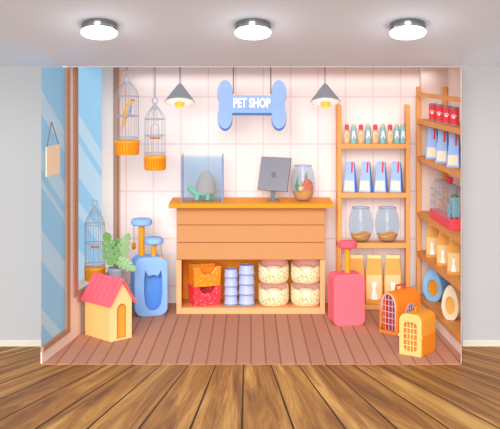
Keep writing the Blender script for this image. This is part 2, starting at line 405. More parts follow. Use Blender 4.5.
# ------------------------------------------------------------------ bird cages
def cage(label, loc, r, h, cord_to, swing, perch, bh):
    """loc: centre of the base underside; h: base underside to the dome tip"""
    t = thing('birdcage', label, 'birdcage', loc, 0, 'wire birdcages')
    bm = B(); lathe(bm, [(0, 0), (r*.93, 0), (r*.96, .006), (r*1.0, bh*.78), (r*1.05, bh*.82), (r*1.07, bh*.95), (r*1.04, bh), (0, bh)], 32)
    for i in range(24):
        a = 2*PI*i/24
        tube(bm, [((r*.965)*math.cos(a), (r*.965)*math.sin(a), .008), ((r*1.004)*math.cos(a), (r*1.004)*math.sin(a), bh*.77)], .0035, 4, mi=1)
    obj('base_tray', bm, ['orange', 'dorange'], t, True)
    sh = bh+(h-bh)*.72
    prof = [(r*.97, bh-.004), (r*.97, sh)]
    for i in range(1, 8):
        f = i/7; prof.append((r*.97*(1-f**1.45)+.008*f, sh+(h-sh)*f))
    bm = B()
    for i in range(12):
        a = 2*PI*(i+.5)/12
        tube(bm, [(q*math.cos(a), q*math.sin(a), z) for q, z in prof], .0022, 4)
    for z in (bh+.022, bh+(h-bh)*.40, sh):
        tube(bm, ring_pts(r*.975, z), .0042, 5, True)
    obj('wire_bars', bm, 'wire', t, True)
    bm = B(); lathe(bm, [(0, h-.035), (.03, h-.034), (.026, h-.012), (.014, h), (.014, h+.012), (0, h+.014)], 16)
    tube(bm, [(.024*math.cos(2*PI*i/16), 0, h+.036+.026*math.sin(2*PI*i/16)) for i in range(16)], .005, 6, True)
    obj('hanging_ring', bm, 'wire', t, True)
    if cord_to:
        bm = B(); tube(bm, [(0, 0, h+.06), (0, 0, cord_to-loc[2])], .0045, 6); obj('cord', bm, 'cord', t)
    pz = perch
    if swing:
        bm = B(); w = .034
        tube(bm, [(-w, 0, pz)]+[(w*math.cos(PI-PI*i/8), 0, pz+.085+.03*math.sin(PI*i/8)) for i in range(9)]+[(w, 0, pz)], .003, 5)
        tube(bm, [(0, 0, pz+.115), (0, 0, h-.03)], .0025, 4)
        obj('swing', bm, 'wire', t, True)
    bm = B(); q = .045 if swing else (.036 if not cord_to else .055)
    tube(bm, [(-q, 0, pz), (q, 0, pz)], .0085, 8)
    if not swing:
        bm2 = B(); tube(bm2, [(0, 0, pz), (0, .5*r, pz), (0, r*.97, pz)], .003, 5); obj('perch_bracket', bm2, 'wire', t)
    obj('perch', bm, 'dorange', t)
    return t
Y1 = 9.3; s1 = F/Y1
cage('wire birdcage with orange base hanging beside window frame, parrot inside', (PX(127, Y1), Y1, P(0, 154.5, Y1).z), .100, 75.5/s1, H, False, 38.5/s1, .118)
cage('smaller empty wire birdcage hanging on long cord, with swing and orange base', (PX(155, Y1), Y1, P(0, 170, Y1).z), .088, 65/s1, H, True, 32/s1, .118)
Y3 = 9.33
cage('empty wire birdcage standing on the window sill above the dog house', (-1.293, Y3, .3425), .084, .605, None, False, .275, .112)

# parrot: one tapered body along a leaning axis
t = thing('parrot', 'amber and blue parrot perched in the birdcage by the window', 'parrot', (PX(127.5, Y1), Y1-.012, P(0, 115.5, Y1).z), 0)
bm = B()
ax = [(-.045, 0, -.125), (-.036, 0, -.07), (-.020, 0, -.02), (-.004, 0, .03), (.010, 0, .07), (.020, 0, .10), (.030, 0, .123), (.040, 0, .130)]
tube(bm, ax, [.006, .013, .020, .029, .028, .022, .021, .010], 12); obj('body', bm, 'parroty', t, True, sub=1)
for q in (-1, 1): bm = B(); ball(bm, (0, 0, 0), .013, .010, .048, Matrix.Translation((.018, q*.024, .045))@Matrix.Rotation(R(18), 4, 'Y')); obj('wing', bm, 'parrotb', t, True)
bm = B(); tube(bm, [(.044, 0, .130), (.056, 0, .126), (.061, 0, .112)], [.011, .008, .002], 8); obj('beak', bm, 'dorange', t, True)
for q in (-1, 1): bm = B(); ball(bm, (.036, q*.018, .131), .004, .004, .004, seg=8); obj('eye', bm, 'eye', t)
for q in (-1, 1): bm = B(); tube(bm, [(-.002, q*.012, .012), (.0, q*.016, -.004)], .005, 6); obj('foot', bm, 'beak', t)

# ------------------------------------------------------------------ pendant lamps
def pendant(px, label):
    Y = 9.42; s = F/Y; zb = P(0, 102.5, Y).z
    t = thing('pendant_lamp', label, 'pendant lamp', (PX(px, Y), Y, zb), 0, 'grey cone pendants')
    bm = B(); r = 15/s; h = 19/s
    tm = Matrix.Translation((0, 0, h))@Matrix.Rotation(R(-19), 4, 'X')@Matrix.Translation((0, 0, -h))
    lathe(bm, [(.008, h), (.016, h-.006), (r, 0), (r-.004, -.003), (.014, h-.016), (.006, h-.008)], 36, m=tm); obj('lamp_shade', bm, 'grey', t, True)
    bm = B(); lathe(bm, [(r*.97, -.002), (r*.9, -.006), (r*.7, -.009), (r*.4, -.011), (0, -.012)], 36, m=tm); bmesh.ops.holes_fill(bm, edges=bm.edges[:]); obj('diffuser', bm, 'whiteg', t, True)
    bm = B(); ball(bm, (0, 0, -.018), .042, .042, .040, tm, seg=18); obj('bulb', bm, 'bulb', t, True)
    bm = B(); tube(bm, [(0, 0, h-.004), (0, 0, H-zb)], .0045, 6); obj('cord', bm, 'cord', t)
    L = bpy.data.lights.new('pendant_light', 'POINT'); L.energy = .8; L.shadow_soft_size = .06
    lo = bpy.data.objects.new('pendant_light', L); COL.objects.link(lo); lo.parent = t; lo.location = (0, -.10, -.16)
pendant(180, 'grey cone pendant lamp with amber bulb, left of the bone sign')
pendant(325, 'grey cone pendant lamp with amber bulb, right of the bone sign near the shelves')

# ------------------------------------------------------------------ bone sign
Ys = 9.42; ss = F/Ys
t = thing('bone_sign', 'blue bone-shaped sign reading PET SHOP hung on two cords', 'sign', P(252, 104, Ys), 0)
def bone(k=0):
    # outline in px around the centre, clockwise from upper left lobe
    pts = []
    def lobe(cx, cz, rx, rz, a0, a1, n=12):
        for i in range(n+1):
            a = R(a0+(a1-a0)*i/n); pts.append((cx+rx*math.cos(a), cz+rz*math.sin(a)))
    lobe(-27, 12, 7.6, 12.2, -30, 188)[0:0] if False else None
    lobe(27, 11.5, 7.6, 12.5, -35, 195)
    lobe(-27, 11.5, 7.6, 12.5, -15, 215)
    lobe(-27, -12.5, 7.6, 12.5, 145, 375)
    lobe(27, -12.5, 7.6, 12.5, 165, 395)
    out = []
    for x, z in pts:
        out.append((x/ss, z/ss))
    return out
bo = bone()
bm = B(); holed(bm, bo, [], .03); obj('front_board', bm, 'blue', t, bevel=.004)
bm = B(); holed(bm, [(x, z-.021) for x, z in bo], [], .03, Matrix.Translation((0, .031, 0))); obj('backing_board', bm, 'dblue', t)
for sx in (-18.6, 18.8):
    bm = B(); tube(bm, [(sx/ss, .015, 10/ss), (sx/ss, .015, H-t.location.z)], .0055, 6); obj('cord', bm, 'cord', t)
def text_mesh(s, w, h, depth, off=0.0):
    cu = bpy.data.curves.new('txt', 'FONT'); cu.body = s; cu.extrude = depth; cu.offset = off; cu.align_x = 'CENTER'; cu.align_y = 'CENTER'; cu.resolution_u = 3
    o = bpy.data.objects.new('txt', cu); COL.objects.link(o)
    dg = bpy.context.evaluated_depsgraph_get(); dg.update()
    me = bpy.data.meshes.new_from_object(o.evaluated_get(dg)); bpy.data.objects.remove(o); bpy.data.curves.remove(cu)
    xs = [v.co.x for v in me.vertices]; ys = [v.co.y for v in me.vertices]
    kx = w/(max(xs)-min(xs)); ky = h/(max(ys)-min(ys)); cx = (max(xs)+min(xs))/2; cy = (max(ys)+min(ys))/2
    b = B(); b.from_mesh(me); bpy.data.meshes.remove(me)
    for v in b.verts: v.co = Vector(((v.co.x-cx)*kx, -v.co.z, (v.co.y-cy)*ky))
    return b
bm = text_mesh('PET SHOP', 37.2/ss, 10.0/ss, .004, .045)
bmesh.ops.translate(bm, verts=bm.verts[:], vec=(0, -.004, 1.2/ss)); obj('lettering', bm, 'letters', t)

# ------------------------------------------------------------------ counter
FY, BY = 9.6, 9.985
sc = F/FY
XL, XR = PX(176.5, FY), PX(325, FY)
zz = lambda py: EYE-(py-HZ)*FY/F
t = thing('shop_counter', 'light orange wooden shop counter with open lower shelf', 'counter', ((XL+XR)/2, FY, 0), 0)
cx = (XL+XR)/2; hw = (XR-XL)/2
TOP = .955
bm = B(); box(bm, PX(168.5, 9.5)-cx, PX(334, 9.5)-cx, -.10, BY-FY, TOP-.036, TOP); obj('countertop', bm, 'top', t, bevel=.004)
edges = [207.5, 225, 242.5, 260]
for a, b in zip(edges, edges[1:]):
    bm = B(); box(bm, -hw, hw, 0, .02, zz(b)+.003, min(zz(a)-.003, TOP-.038)); obj('front_board', bm, 'board', t, bevel=.003)
bm = B(); box(bm, -hw+.004, hw-.004, .02, .03, zz(260), TOP-.04); obj('board_backing', bm, 'groove', t)
for sx in (-1, 1):
    bm = B(); w = .042
    box(bm, min(sx*hw, sx*(hw-w)), max(sx*hw, sx*(hw-w)), 0, .03, 0, zz(260)); box(bm, min(sx*hw, sx*(hw-.025)), max(sx*hw, sx*(hw-.025)), .03, BY-FY, 0, TOP-.038)
    obj('side_panel', bm, 'wood2', t)
SHZ = .052
bm = B(); box(bm, -hw+.043, hw-.043, 0, .02, .0, SHZ); obj('base_board', bm, 'wood2', t, bevel=.003)
bm = B(); box(bm, -hw+.026, hw-.026, .031, BY-FY, SHZ-.02, SHZ); obj('shelf', bm, 'wood', t)
bm = B(); box(bm, -hw+.026, hw-.026, BY-FY-.012, BY-FY, SHZ, TOP-.04); box(bm, -hw+.026, -hw+.032, .031, BY-FY-.012, SHZ, zz(260)); box(bm, hw-.032, hw-.026, .031, BY-FY-.012, SHZ, zz(260)); obj('back_panel', bm, 'niche', t)
bm = B(); box(bm, -hw+.026, hw-.026, .031, BY-FY-.013, zz(260)+.002, zz(260)+.014); obj('niche_top', bm, 'niche', t)

# -- things in the counter's open shelf
def basket(label, m, z):
    t = thing('basket', label, 'basket', (PX(204.6, 9.757), 9.757, z), 20, 'printed baskets')
    w, d, h = .25, .165, .165; bw, bd = w*.93, d*.93
    def wall(p, q, P2, Q2, dip):
        """panel from bottom p-q to top P2-Q2 with a dip in its rim"""
        bm_ = bmw
        n = 12; th = .008
        c = Vector((0, 0, 0)); 
        outs = []
        for inner in (0, 1):
            row = []
            for i in range(n+1):
                f = i/n; b_ = Vector(p).lerp(Vector(q), f); u_ = Vector(P2).lerp(Vector(Q2), f)
                k = 1.0
                if dip:
                    e = abs(f-.5)
                    k = 1-dip*(1 if e < .2 else max(0, 1-(e-.2)/.12))
                u_ = b_.lerp(u_, k)
                if inner:
                    nn = -(Vector((b_.x, b_.y, 0)).normalized())*th
                    b_ = b_+nn; u_ = u_+nn
                row.append((bm_.verts.new(b_), bm_.verts.new(u_)))
            outs.append(row)
        for i in range(n):
            o_, i_ = outs
            bm_.faces.new([o_[i][0], o_[i+1][0], o_[i+1][1], o_[i][1]]); bm_.faces.new([i_[i][1], i_[i+1][1], i_[i+1][0], i_[i][0]])
            bm_.faces.new([o_[i][1], o_[i+1][1], i_[i+1][1], i_[i][1]]).material_index = 1
    cb = [(-bw/2, -bd/2, 0), (bw/2, -bd/2, 0), (bw/2, bd/2, 0), (-bw/2, bd/2, 0)]
    ct = [(-w/2, -d/2, h), (w/2, -d/2, h), (w/2, d/2, h), (-w/2, d/2, h)]
    bmw = B()
    for i in range(4):
        j = (i+1) % 4; wall(cb[i], cb[j], ct[i], ct[j], .36 if i == 0 else 0)
    box(bmw, -bw/2+.004, bw/2-.004, -bd/2+.004, bd/2-.004, .001, .01)
    obj('shell', bmw, m, t)
    return t, ct, h
tb, ct, h = basket('red printed plastic basket, lower of the two stacked under the counter', ['basketr', 'red2'], SHZ+.001)
tb2, ct, h = basket('orange printed open basket stacked on the red one under the counter', ['basketo', 'bagtop'], SHZ+.168)
tb2.location.z = SHZ+.001+.166
for T_, mm in ((tb, 'cap'), (tb2, 'bagor')):
    bm = B(); tube(bm, [(-.125, -.0825, .165), (-.076, -.0825, .165)], .005, 6)
    tube(bm, [(.076, -.0825, .165), (.125, -.0825, .165)], .005, 6)
    tube(bm, [(.125, -.0825, .165), (.125, .0825, .165), (-.125, .0825, .165), (-.125, -.0825, .165)], .005, 6)
    obj('rim', bm, mm, T_)

def steel_bowl(label, loc, r, h):
    t = thing('pet_bowl', label, 'pet bowl', loc, 0, 'stacked steel pet bowls')
    bm = B(); lathe(bm, [(0, .004), (r*.86, .0), (r*.99, .0), (r*1.0, h*.14), (r*.965, h*.22), (r*.865, h*.93), (r*.855, h), (r*.79, h), (r*.76, h*.55), (r*.6, h*.3), (0, h*.28)], 32)
    obj('shell', bm, 'bowl', t, True)
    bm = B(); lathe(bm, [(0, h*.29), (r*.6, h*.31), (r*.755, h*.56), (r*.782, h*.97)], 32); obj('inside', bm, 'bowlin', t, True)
    bm = B(); tube(bm, ring_pts(r*.99, h*.10, 32), r*.06, 6, True); obj('foot_ring', bm, 'bowl2', t, True)
    return t
ordn = ['bottom', 'second from bottom', 'third from bottom', 'topmost']
for name, px, r, h, y in (('shorter left stack', 231, .062, .0765, 9.74), ('taller right stack', 246.6, .072, .0855, 9.735)):
    for i in range(4):
        steel_bowl('periwinkle steel pet bowl, %s of the %s under the counter' % (ordn[i], name), (PX(px, y), y, SHZ+.0015+i*(h+.001)), r, h)

def cup_bed(label, loc, r, h):
    t = thing('pet_bed', label, 'pet bed', loc, 0, 'stacked speckled pet beds')
    n = 48
    def top(a):
        d = abs(((a+PI/2+PI) % (2*PI))-PI)      # angle away from the front (-Y)
        k = max(0, 1-d/.62); k = k*k*(3-2*k)
        return h*(.66+.34*(1-math.cos(d))/2)-h*.24*k
    bm = B(); bi = B()
    rows = []; ri = []
    for i in range(n):
        a = 2*PI*i/n; c, s = math.cos(a), math.sin(a); tp = top(a)
        rows.append([bm.verts.new((q*c, q*s, z)) for q, z in ((r*.86, 0), (r*.97, h*.10), (r, h*.3), (r*.985, tp*.9), (r*.955, tp), (r*.90, tp+.001), (r*.87, tp-.008))])
        ri.append([bi.verts.new((q*c, q*s, z)) for q, z in ((r*.872, tp-.006), (r*.82, h*.3), (r*.8, h*.2))])
    for rw, b in ((rows, bm), (ri, bi)):
        for i in range(n):
            a, c = rw[i], rw[(i+1) % n]
            for k in range(len(a)-1): b.faces.new([a[k], c[k], c[k+1], a[k+1]])
    bm.faces.new([q[0] for q in rows][::-1]); bi.faces.new([q[-1] for q in ri])
    obj('outer_wall', bm, 'speck', t, True); obj('lining', bi, 'pinkin', t, True)
    bm = B(); ball(bm, (0, -.01, h*.42), r*.74, r*.72, h*.30, seg=24); obj('cushion', bm, 'cushion', t, True)
for nm, px in (('left', 273.5), ('right', 306)):
    for i in range(2):
        y = 9.775
        cup_bed('cream speckled round pet bed with pink lining, %s of the %s stack under the counter' % (('lower', 'upper')[i], nm), (PX(px, y), y, SHZ+.0015+i*.196), .134, .194)

# ------------------------------------------------------------------ on the counter
ty = 9.73
t = thing('glass_tank', 'open glass tank holding the turtle on the counter', 'tank', (PX(202.5, ty), ty, TOP+.001), 0)
w, d, h = .352, .21, .398; g = .006
bm = B(); box(bm, -w/2, w/2, -d/2, d/2, 0, g); obj('tank_floor', bm, 'shopglass', t)
for a in ((-w/2, w/2, -d/2, -d/2+g), (-w/2, w/2, d/2-g, d/2), (-w/2, -w/2+g, -d/2+g, d/2-g), (w/2-g, w/2, -d/2+g, d/2-g)):
    bm = B(); box(bm, a[0], a[1], a[2], a[3], g, h-.012); obj('glass_wall', bm, 'shopglass', t)
for sx in (-1, 1):
    for sy in (-1, 1):
        bm = B(); tube(bm, [(sx*w/2, sy*d/2, 0), (sx*w/2, sy*d/2, h+.006)], .0052, 6); obj('corner_strip', bm, 'edge', t)
t = thing('turtle', 'green turtle with domed brown shell inside the glass tank', 'turtle', (PX(203, ty), ty, TOP+.0085), 0)
bm = B()
ball(bm, (.0, 0, .058), .098, .062, .030, seg=20)
tube(bm, [(-.06, 0, .06), (-.09, 0, .075), (-.108, 0, .088)], [.026, .022, .020], 10)
ball(bm, (-.112, 0, .094), .027, .023, .024, seg=14)
for x, y in ((-.048, -.04), (-.022, .04), (.044, -.04), (.066, .04)):
    tube(bm, [(x, y*.6, .055), (x, y, .03), (x-.004, y*1.05, .002)], [.022, .018, .017], 10)
tube(bm, [(.08, 0, .05), (.112, 0, .036)], [.012, .003], 8)
obj('body', bm, 'tgreen', t, True)
bm = B(); lathe(bm, [(.088, .0), (.091, .012), (.083, .05), (.068, .095), (.047, .128), (.022, .145), (0, .149)], 24, (.025, 0, .062), 1, .74)
for v in bm.verts: v.co.z = .062+(v.co.z-.062)*1.25
bm.faces.new([v for v in bm.verts if abs(v.co.z-.062) < 1e-5][::-1])
obj('shell', bm, 'tshell', t, True)
for q in (-1, 1): bm = B(); ball(bm, (-.122, q*.018, .102), .005, .005, .006, seg=8); obj('eye', bm, 'eye', t)

my = 9.72
t = thing('monitor', 'grey computer monitor seen from behind on the counter', 'monitor', (PX(273, my), my, TOP+.001), 0)
bm = B(); box(bm, -.055, .055, -.045, .045, 0, .009); obj('foot', bm, 'dgrey', t, bevel=.003)
bm = B(); box(bm, -.02, .02, -.008, .012, .009, .17); obj('stand', bm, 'dgrey', t)
mm = Matrix.Translation((.012, 0, .232))@Matrix.Rotation(R(-28), 4, 'Z')@Matrix.Rotation(R(-16), 4, 'X')
bm = B(); box(bm, -.143, .143, -.012, .012, -.148, .148, mm); obj('screen_back', bm, 'grey', t, bevel=.004)
bm = B(); _v = lathe(bm, [(0, 0), (.021, 0), (.021, .004), (0, .004)], 20, m=mm@Matrix.Translation((0, -.0122, -.01))@Matrix.Rotation(R(90), 4, 'X')@Matrix.Diagonal((1, 1.25, 1, 1))); obj('emblem', bm, 'dgrey', t)
bm = B(); box(bm, -.135, .135, .0122, .0135, -.14, .14, mm); obj('display', bm, 'eye', t)

def fish_bowl(label, loc, w, h, group=None, gr=.3):
    t = thing('fish_bowl', label, 'fish bowl', loc, 0, group)
    r = w/2
    prof = [(0, .0), (r*.48, .0), (r*.55, .006), (r*.72, h*.10), (r*.90, h*.24), (r*.995, h*.44), (r*.97, h*.64), (r*.86, h*.84), (r*.70, h*.985), (r*.71, h)]
    bm = B(); lathe(bm, prof, 36); obj('glass', bm, 'bowlglass', t, True)
    bm = B(); tube(bm, ring_pts(r*.705, h, 32), .0035, 6, True); obj('rim', bm, 'edge', t, True)
    bm = B(); gp = [(0, .014), (r*.5, .015), (r*.66, h*.10), (r*.84, h*.24)]
    gp = [(q, z) for q, z in gp]+[(r*.85, h*gr*.9), (r*.5, h*gr), (0, h*(gr+.03))]
    lathe(bm, gp, 28)
    for v in bm.verts:
        if v.co.z > h*gr*.85: v.co.z += .012*math.sin(v.co.x*40)
    o = obj('gravel', bm, 'gravel', t, True); o['kind'] = 'stuff'
    return t
by = 9.72; bz = TOP+.001; bx = PX(303, by)
fish_bowl('fish bowl on the counter with red coral, weed and yellow fish', (bx, by, bz), .212, .305, None, .29)
t = thing('coral', 'red coral rock inside the fish bowl on the counter', 'coral', (bx+.026, by+.005, bz+.095), 0)
bm = B()
for i, (x, y, z, q) in enumerate(((0, 0, .02, .042), (.03, .0, .015, .034), (-.02, .01, .02, .03), (.012, 0, .062, .032), (.036, .006, .05, .024), (.004, .0, .088, .018))): ball(bm, (x, y, z), q, q*.8, q*1.05, seg=12)
obj('rock', bm, 'fishred', t, True)
def fish(label, loc, k, m):
    t = thing('fish', label, 'fish', loc, 0)
    bm = B(); ball(bm, (0, 0, 0), .034*k, .014*k, .024*k, seg=16); obj('body', bm, m, t, True)
    bm = B(); prism(bm, [(.026*k, 0), (.05*k, .022*k), (.044*k, 0), (.05*k, -.022*k)], .004, Matrix.Translation((0, -.002, 0))); obj('tail', bm, 'dorange', t)
    bm = B(); prism(bm, [(-.012*k, .02*k), (.004*k, .038*k), (.018*k, .016*k)], .004, Matrix.Translation((0, -.002, 0))); obj('fin', bm, 'dorange', t)
    bm = B(); prism(bm, [(-.008*k, -.02*k), (0, -.023*k), (0, .023*k), (-.008*k, .02*k)], .026*k, Matrix.Translation((0, -.0145*k, 0))); obj('stripe', bm, 'letters', t)
    bm = B(); ball(bm, (-.021*k, -.0105*k, .005*k), .004*k, .004*k, .004*k, seg=8); obj('eye', bm, 'eye', t)
fish('small striped yellow fish swimming in the counter fish bowl', (bx-.02, by-.050, bz+.112), .85, 'fishyel')
for sx, hh, lab in ((-.052, .13, 'green water weed left of the red coral in fish bowl'), (.026, .12, 'green water weed rising behind the red coral in fish bowl')):
    t = thing('water_weed', lab, 'plant', (bx+sx, by+(.052 if sx > 0 else 0.0), bz+.088), 0)
    bm = B()
    if sx > 0: hh += .045
    for k in range(4):
        a = k*1.6; pts = [(.006*math.cos(a)+.009*math.sin(i*1.3+k), .006*math.sin(a), hh*(1-.14*k)*i/6) for i in range(7)]
        tube(bm, pts, [.005, .007, .007, .006, .005, .004, .001], 6)
    obj('frond', bm, 'weed', t, True)

# ------------------------------------------------------------------ dog house
w, L, he, hp = .204, .335, .305, .455
t = thing('dog_house', 'small cream dog house with red plank roof and arched orange doorway', 'dog house', (-1.117, 8.825, 0), 44)
out = [(-w/2, 0), (w/2, 0), (w/2, he), (0, hp), (-w/2, he)]
dr = arch(.098, .268, 10, .012, .006)
bm = B(); holed(bm, out, [dr], .012, Matrix.Translation((0, -L/2, 0))); obj('front_wall', bm, 'cream', t)
bm = B(); prism(bm, out, .012, Matrix.Translation((0, L/2-.012, 0))); obj('rear_wall', bm, 'cream2', t)
for sx in (-1, 1):
    bm = B(); a, b = sorted((sx*w/2, sx*(w/2-.012))); box(bm, a, b, -L/2+.0125, L/2-.0125, 0, he)
    obj('side_wall', bm, 'cream2', t)
bm = B(); box(bm, -w/2+.013, w/2-.013, -L/2+.013, L/2-.013, 0, .01); prism(bm, arch(.12, .28, 10, .011, .006), .004, Matrix.Translation((0, -L/2+.03, 0))); obj('doorway', bm, 'door', t)
oh = .026; sl = (hp-he)/(w/2)
for sx in (-1, 1):
    bm = B(); n = 5
    x1 = w/2+oh
    def rp(f, y, up): return (sx*x1*f, y, hp+.004-sl*x1*f+up)
    ya, yb = -L/2-.028, L/2+.02
    hexa(bm, [rp(0, ya, 0), rp(1, ya, 0), rp(1, yb, 0), rp(0, yb, 0)], [rp(0, ya, .018), rp(1, ya, .016), rp(1, yb, .016), rp(0, yb, .018)])
    for i in range(1, 6):      # plank joints running down the slope
        y = ya+(yb-ya)*i/6
        hexa(bm, [rp(0, y-.003, .0155), rp(1.005, y-.003, .0135), rp(1.005, y+.003, .0135), rp(0, y+.003, .0155)], [rp(0, y-.003, .0200), rp(1.005, y-.003, .0180), rp(1.005, y+.003, .0180), rp(0, y+.003, .0200)], 1)
    obj('roof_panel', bm, ['roofred', 'roofline'], t)

# ------------------------------------------------------------------ potted plant
py = 9.25
t = thing('potted_plant', 'split-leaf green plant in a tall grey pot behind the dog house', 'plant', (PX(116, py), py, 0), 0)
bm = B(); lathe(bm, [(0, 0), (.044, 0), (.046, .01), (.062, .43), (.067, .432), (.067, .462), (.058, .462), (.057, .44), (0, .44)], 28); pp = obj('pot', bm, 'pot', t, True)
bm = B(); lathe(bm, [(0, .445), (.0565, .443)], 24); bm.faces.ensure_lookup_table(); obj('soil', bm, 'soil', t)
def leaf(bm, M_, L, W):
    """split leaf: lobed outline with slits and holes, base at the origin, tip up +Z, bent across the midrib"""
    def wd(f): return W*math.sin(PI*min(1, max(0, f))**.72)**.62
    side = []
    for k in range(5):
        a, b = .03+.185*k, .03+.185*(k+1)
        side += [(wd(a+.03)*(.55 if k else .5), a), (wd(a+.05), a+.075), (wd(b-.04)*1.02, b-.02+.03), (wd(b-.02)*.62, b-.012+.01)]
    pts = [(0, .06)]+[(x, f-.10*(x/W)) for x, f in side]+[(0, 1.0)]+[(-x, f-.10*(x/W)) for x, f in reversed(side)]
    pts = [(x, f*L) for x, f in pts]
    holes = [oval(W*.10, L*.030, sx*W*.36, L*f, 8) for sx in (-1, 1) for f in (.30, .48, .66)]
    tmp = B(); holed(tmp, pts, holes, .004)
    for v in tmp.verts:
        v.co.y += .22*abs(v.co.x)-.5*(v.co.z**2)/L*.35
    bmesh.ops.transform(tmp, matrix=M_, verts=tmp.verts[:])
    me = bpy.data.meshes.new('tmp'); tmp.to_mesh(me); tmp.free(); bm.from_mesh(me); bpy.data.meshes.remove(me)
pxm = F/py
for (bx_, bz_, tx_, tz_, W_, dy, m) in (   # leaf base and tip in px around the pot's mouth centre (116,267)
        (-2, 3, -9, 38, 8.6, -.02, 'leaf'), (2, 8, 14, 36, 6.6, .0, 'leaf2'), (2, 9, 21, -1, 6.4, -.035, 'leaf2'), (-1, 10, 3, 30, 5.6, .035, 'leaf')):
    a = Vector((bx_/pxm, dy-.02, .462+bz_/pxm)); b = Vector((tx_/pxm, dy-.02, .462+tz_/pxm)); d = b-a
    ang = math.atan2(d.x, d.z)
    bm = B(); leaf(bm, Matrix.Translation(a)@Matrix.Rotation(ang, 4, 'Y'), d.length, W_/pxm); lf = obj('leaf', bm, m, t)
    bm = B(); tube(bm, [(0, 0, .445), (a.x*.4, dy*.6, .445+(a.z-.445)*.6), tuple(a), tuple(a+d*.25+Vector((0, -.001, 0)))], [.005, .005, .004, .002], 6); obj('stem', bm, 'stem', lf)

# ------------------------------------------------------------------ cat houses
def cat_house(name, label, loc, rz, w, d, h, rc, cols, opening, posts):
    t = thing('cat_house', label, 'cat house', loc, rz)
    o = rrect(w, h, rc, 7)
    body, inner, plat = cols
    hole = None
    if opening:
        x0, z0, k = opening   # ears either side of a rounded arch that narrows to the foot
        hole = []
        for i in range(17):
            a = R(200+140*i/16); hole.append((x0+.068*k*math.cos(a), z0+.075*k+.085*k*math.sin(a)))
        hole += [(x0+.074*k, z0+.14*k), (x0+.072*k, z0+.25*k), (x0+.063*k, z0+.305*k), (x0+.046*k, z0+.262*k)]
        for i in range(7):
            a = R(50+80*i/6); hole.append((x0+.068*k*math.cos(a), z0+.20*k+.072*k*math.sin(a)))
        hole += [(x0-.046*k, z0+.262*k), (x0-.063*k, z0+.305*k), (x0-.072*k, z0+.25*k), (x0-.074*k, z0+.14*k)]
    bm = B(); holed(bm, o, [hole] if hole else [], .03, Matrix.Translation((0, -d/2, 0))); obj('front_panel', bm, body, t, True, bevel=.009)
    bm = B(); ins = [(x*(w/2-.02)/(w/2), (z-h/2)*(h/2-.02)/(h/2)+h/2) for x, z in o]
    holed(bm, o, [ins], d-.06, Matrix.Translation((0, -d/2+.03, 0))); obj('shell', bm, body, t, True)
    bm = B(); prism(bm, o, .03, Matrix.Translation((0, d/2-.03, 0))); obj('rear_panel', bm, body, t, True, bevel=.009)
    if opening:
        bm = B(); prism(bm, [(x*.985, (z-h/2)*.985+h/2) for x, z in ins], .02, Matrix.Translation((0, -d/2+.075, 0))); obj('lining', bm, inner, t)
    iz = Matrix.Rotation(R(-rz), 3, 'Z')
    for (dx, dy, zt, r, pr, toy) in posts:
        c = iz@Vector((dx, dy, 0))
        bm = B(); lathe(bm, [(0, h-.006), (pr, h-.006), (pr, zt-.045), (0, zt-.045)], 20, (c.x, c.y, 0)); obj('post', bm, 'orange', t, True)
        bm = B(); q = .052
        lathe(bm, [(0, zt-q), (r*.82, zt-q), (r*.96, zt-q*.85), (r, zt-q*.5), (r*.97, zt-q*.2), (r*.86, zt-.002), (0, zt)], 30, (c.x, c.y, 0)); pf = obj('platform', bm, [plat], t, True)
        bm = B(); lathe(bm, [(r*.86, zt-.0015), (r*.8, zt+.003), (0, zt+.0045)], 30, (c.x, c.y, 0)); obj('cushion', bm, body, pf, True)
        if toy:
            tx, tz, rr = toy
            p = iz@Vector((tx, dy-.03, 0))
            bm = B(); tube(bm, [(p.x, p.y, zt-q*.7), (p.x, p.y, tz+rr*1.7)], .003, 5); s_ = obj('toy_string', bm, 'cord', t)
            bm = B(); ball(bm, (p.x, p.y, tz), rr, rr, rr*1.75, seg=14); obj('dangling_toy', bm, 'dorange', s_, True)
cat_house('c', 'blue cat house with cat-shaped opening and two platforms', (PX(149, 9.6), 9.6, 0), 17, .285, .19, .500, .075, ('plush', 'plush2', 'platb'), (.018, .06, 1.06),
          [(-.066, .02, .812, .092, .026, (-.128, .585, .019)), (.042, -.01, .655, .082, .021, (.108, .49, .016))])
cat_house('c', 'coral red cat house with one post and round platform, seen from behind', (PX(346, 9.27), 9.27, 0), 12, .262, .19, .418, .045, ('red', 'red2', 'red2'), None,
          [(.012, 0, .675, .082, .024, (-.055, .487, .016))])

